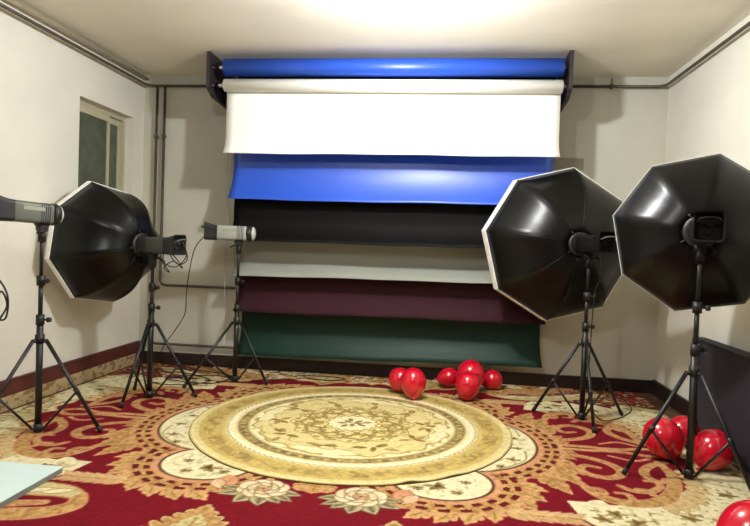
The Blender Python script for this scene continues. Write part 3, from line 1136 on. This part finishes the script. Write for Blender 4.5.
cable('thin black cable running down the pole of the white rimmed softbox',
      [(1.045, 4.30, 1.18), (1.07, 4.34, 1.05), (1.05, 4.40, .95), (1.045, 4.425, .8), (1.04, 4.425, .6), (1.04, 4.42, .2), (1.1, 4.36, .05), (1.25, 4.5, .014),
       (1.45, 4.8, .014), (1.5, 5.2, .014)])


# ------------------------------------------------------------------ balloons
def balloon(label, x, y, r, lean=(0.3, 0, .5), stretch=1.12, group='red balloons on the carpet', z=None, base=CZ):
    ax = Vector(lean).normalized()           # from knot to crown
    u = ax.orthogonal().normalized()
    v = ax.cross(u)
    prof = []
    for k in range(19):
        a = PI * k / 18
        t = -math.cos(a)                     # -1 knot end .. 1 crown
        rad = math.sin(a) * (1 - .16 * max(0, -t) ** 1.5 * 1.2)
        prof.append((t * stretch * (1.10 if t < 0 else .95), rad))
    low = min(t * r * ax.z - rad * r * math.sqrt(max(0, 1 - ax.z ** 2)) for t, rad in prof)
    zc_ = (base - low + .001) if z is None else z
    m = MB()
    c = Vector((x, y, zc_))
    m.lathe(c, ax, [(t * r, max(rad, .02) * r) for t, rad in prof], 28)
    o = m.build('balloon', M_BALL, None, c)
    tag(o, label, 'balloon', group)
    m = MB()
    k0 = c + ax * (prof[0][0] * r)
    m.lathe(k0 + ax * .004, -ax, [(0, .006), (.006, .009), (.012, .005), (.024, .013), (.026, .010)], 10)
    m.build('knot', M_BALL, o)
    return o


G1, G2 = 'red balloons below the green backdrop', 'red balloons under the rightmost softbox'
balloon('left balloon of the front pair below the green backdrop, half hidden', -.335, 4.88, .098, (-.5, -.25, .6), 1.1, G1, None, CZ + .0095)
balloon('second balloon from left, overlapping its neighbour, nearest the round rug', -.222, 4.71, .102, (-.1, .35, .9), 1.2, G1, None, CZ + .0095)
balloon('dark balloon lying in the shadow under the green backdrop, left of the pair', .06, 5.22, .085, (.9, .2, .15), 1.15, G1)
balloon('upright front balloon below the green backdrop, right of the pair', .205, 4.80, .098, (.1, .2, .9), 1.15, G1)
balloon('balloon standing tall directly behind the front right balloon', .235, 5.06, .118, (0.1, .1, .9), 1.15, G1)
balloon('rightmost balloon at the foot of the green backdrop, in shadow', .43, 5.24, .085, (.8, .3, .3), 1.1, G1)
balloon('left balloon behind the right stand legs', 1.305, 3.70, .112, (-.4, .1, .7), 1.12, G2)
balloon('balloon right of the pole of the rightmost stand', 1.535, 3.585, .108, (.5, .3, .5), 1.15, G2)
balloon('balloon peeking out behind the right stand pole, between the other two', 1.53, 4.00, .095, (.7, .2, .2), 1.1, G2)
balloon('balloon cut off at the bottom right corner of the photo', 1.235, 2.50, .12, (.6, .1, .3), 1.15, G2)

# ------------------------------------------------------------------ navy panel, white board
root = thing('padded_panel', 'dark navy padded panel standing along the right wall behind the balloons', 'panel', (1.75, 3.4, 0))
m = MB()
m.box(1.715, 1.80, 2.55, 4.40, CZ + .001, .655, bevel=.012)
m.build('panel_body', M_NAVY, root)
m = MB()
for y in (2.56, 4.39):
    m.rod((1.713, y, .03), (1.713, y, .645), .006, seg=8)
m.rod((1.713, 2.56, .648), (1.713, 4.39, .648), .006, seg=8)
m.build('piping', M_BLACKP, root)

root = thing('white_board', 'pale white board lying flat on the carpet in the lower left corner', 'board', (-2.25, 2.55, CZ))
m = MB()
m.box(-2.75, -1.872, 1.95, 2.80, CZ + .026, CZ + .031, bevel=.001)
m.build('top_sheet', M_BOARD, root)
m = MB()
m.box(-2.748, -1.874, 1.952, 2.798, CZ + .001, CZ + .026)
m.build('core', M_BOARDE, root)


# ------------------------------------------------------------------ ceiling lamps (just above the frame) and light
def lamp(x, y, watts, label, rad=.15):
    root = thing('ceiling_lamp', label, 'ceiling lamp', (x, y, H))
    m = MB()
    m.lathe((x, y, H - .001), (0, 0, -1), [(0, rad), (.02, rad), (.024, rad - .01)], 32)
    m.build('lamp_base', M_WEIGHT, root)
    m = MB()
    m.lathe((x, y, H - .024), (0, 0, -1), [(0, rad - .015), (.02, rad - .02), (.035, rad - .05), (.042, .01)], 32)
    m.build('lamp_glass', mat('lit_glass', (255, 250, 235), .5, emit=(255, 246, 224), estr=6), root)
    ld = bpy.data.lights.new('lamp_bulb', 'POINT')
    ld.energy = watts
    ld.color = (.93, .945, .98)
    ld.shadow_soft_size = .06
    lo = bpy.data.objects.new('lamp_bulb', ld)
    COL.objects.link(lo)
    lo.location = (0, 0, -.20)
    lo.parent = root
    return root


lamp(-.25, 3.32, 155, 'round lit ceiling lamp above the room in front of the backdrops')
lamp(-.75, 1.0, 70, 'round lit ceiling lamp near the front of the room')

w = bpy.data.worlds.new('night')
scene.world = w
w.use_nodes = True
w.node_tree.nodes['Background'].inputs[0].default_value = (.02, .025, .03, 1)
w.node_tree.nodes['Background'].inputs[1].default_value = .3

# ------------------------------------------------------------------ camera
f, yaw, pitch, roll, hcam = 603.1, -.1179, -.0273, .0355, 1.199
wv = Vector((math.sin(yaw) * math.cos(pitch), math.cos(yaw) * math.cos(pitch), math.sin(pitch)))
r_ = Vector((math.cos(yaw), -math.sin(yaw), 0))
u_ = r_.cross(wv)
rv = r_ * math.cos(roll) + u_ * math.sin(roll)
uv = -r_ * math.sin(roll) + u_ * math.cos(roll)
cd = bpy.data.cameras.new('camera')
cd.sensor_width = 36
cd.lens = f * 36 / 750
cd.clip_start = .05
cam = bpy.data.objects.new('camera', cd)
COL.objects.link(cam)
M = Matrix(((rv.x, uv.x, -wv.x, 0), (rv.y, uv.y, -wv.y, 0), (rv.z, uv.z, -wv.z, hcam), (0, 0, 0, 1)))
cam.matrix_world = M
scene.camera = cam

vs = scene.view_settings
scene.display_settings.display_device = 'sRGB'
vs.view_transform = 'Standard'
vs.look = 'None'
vs.gamma = 1
vs.use_curve_mapping = False
vs.exposure = 0.1
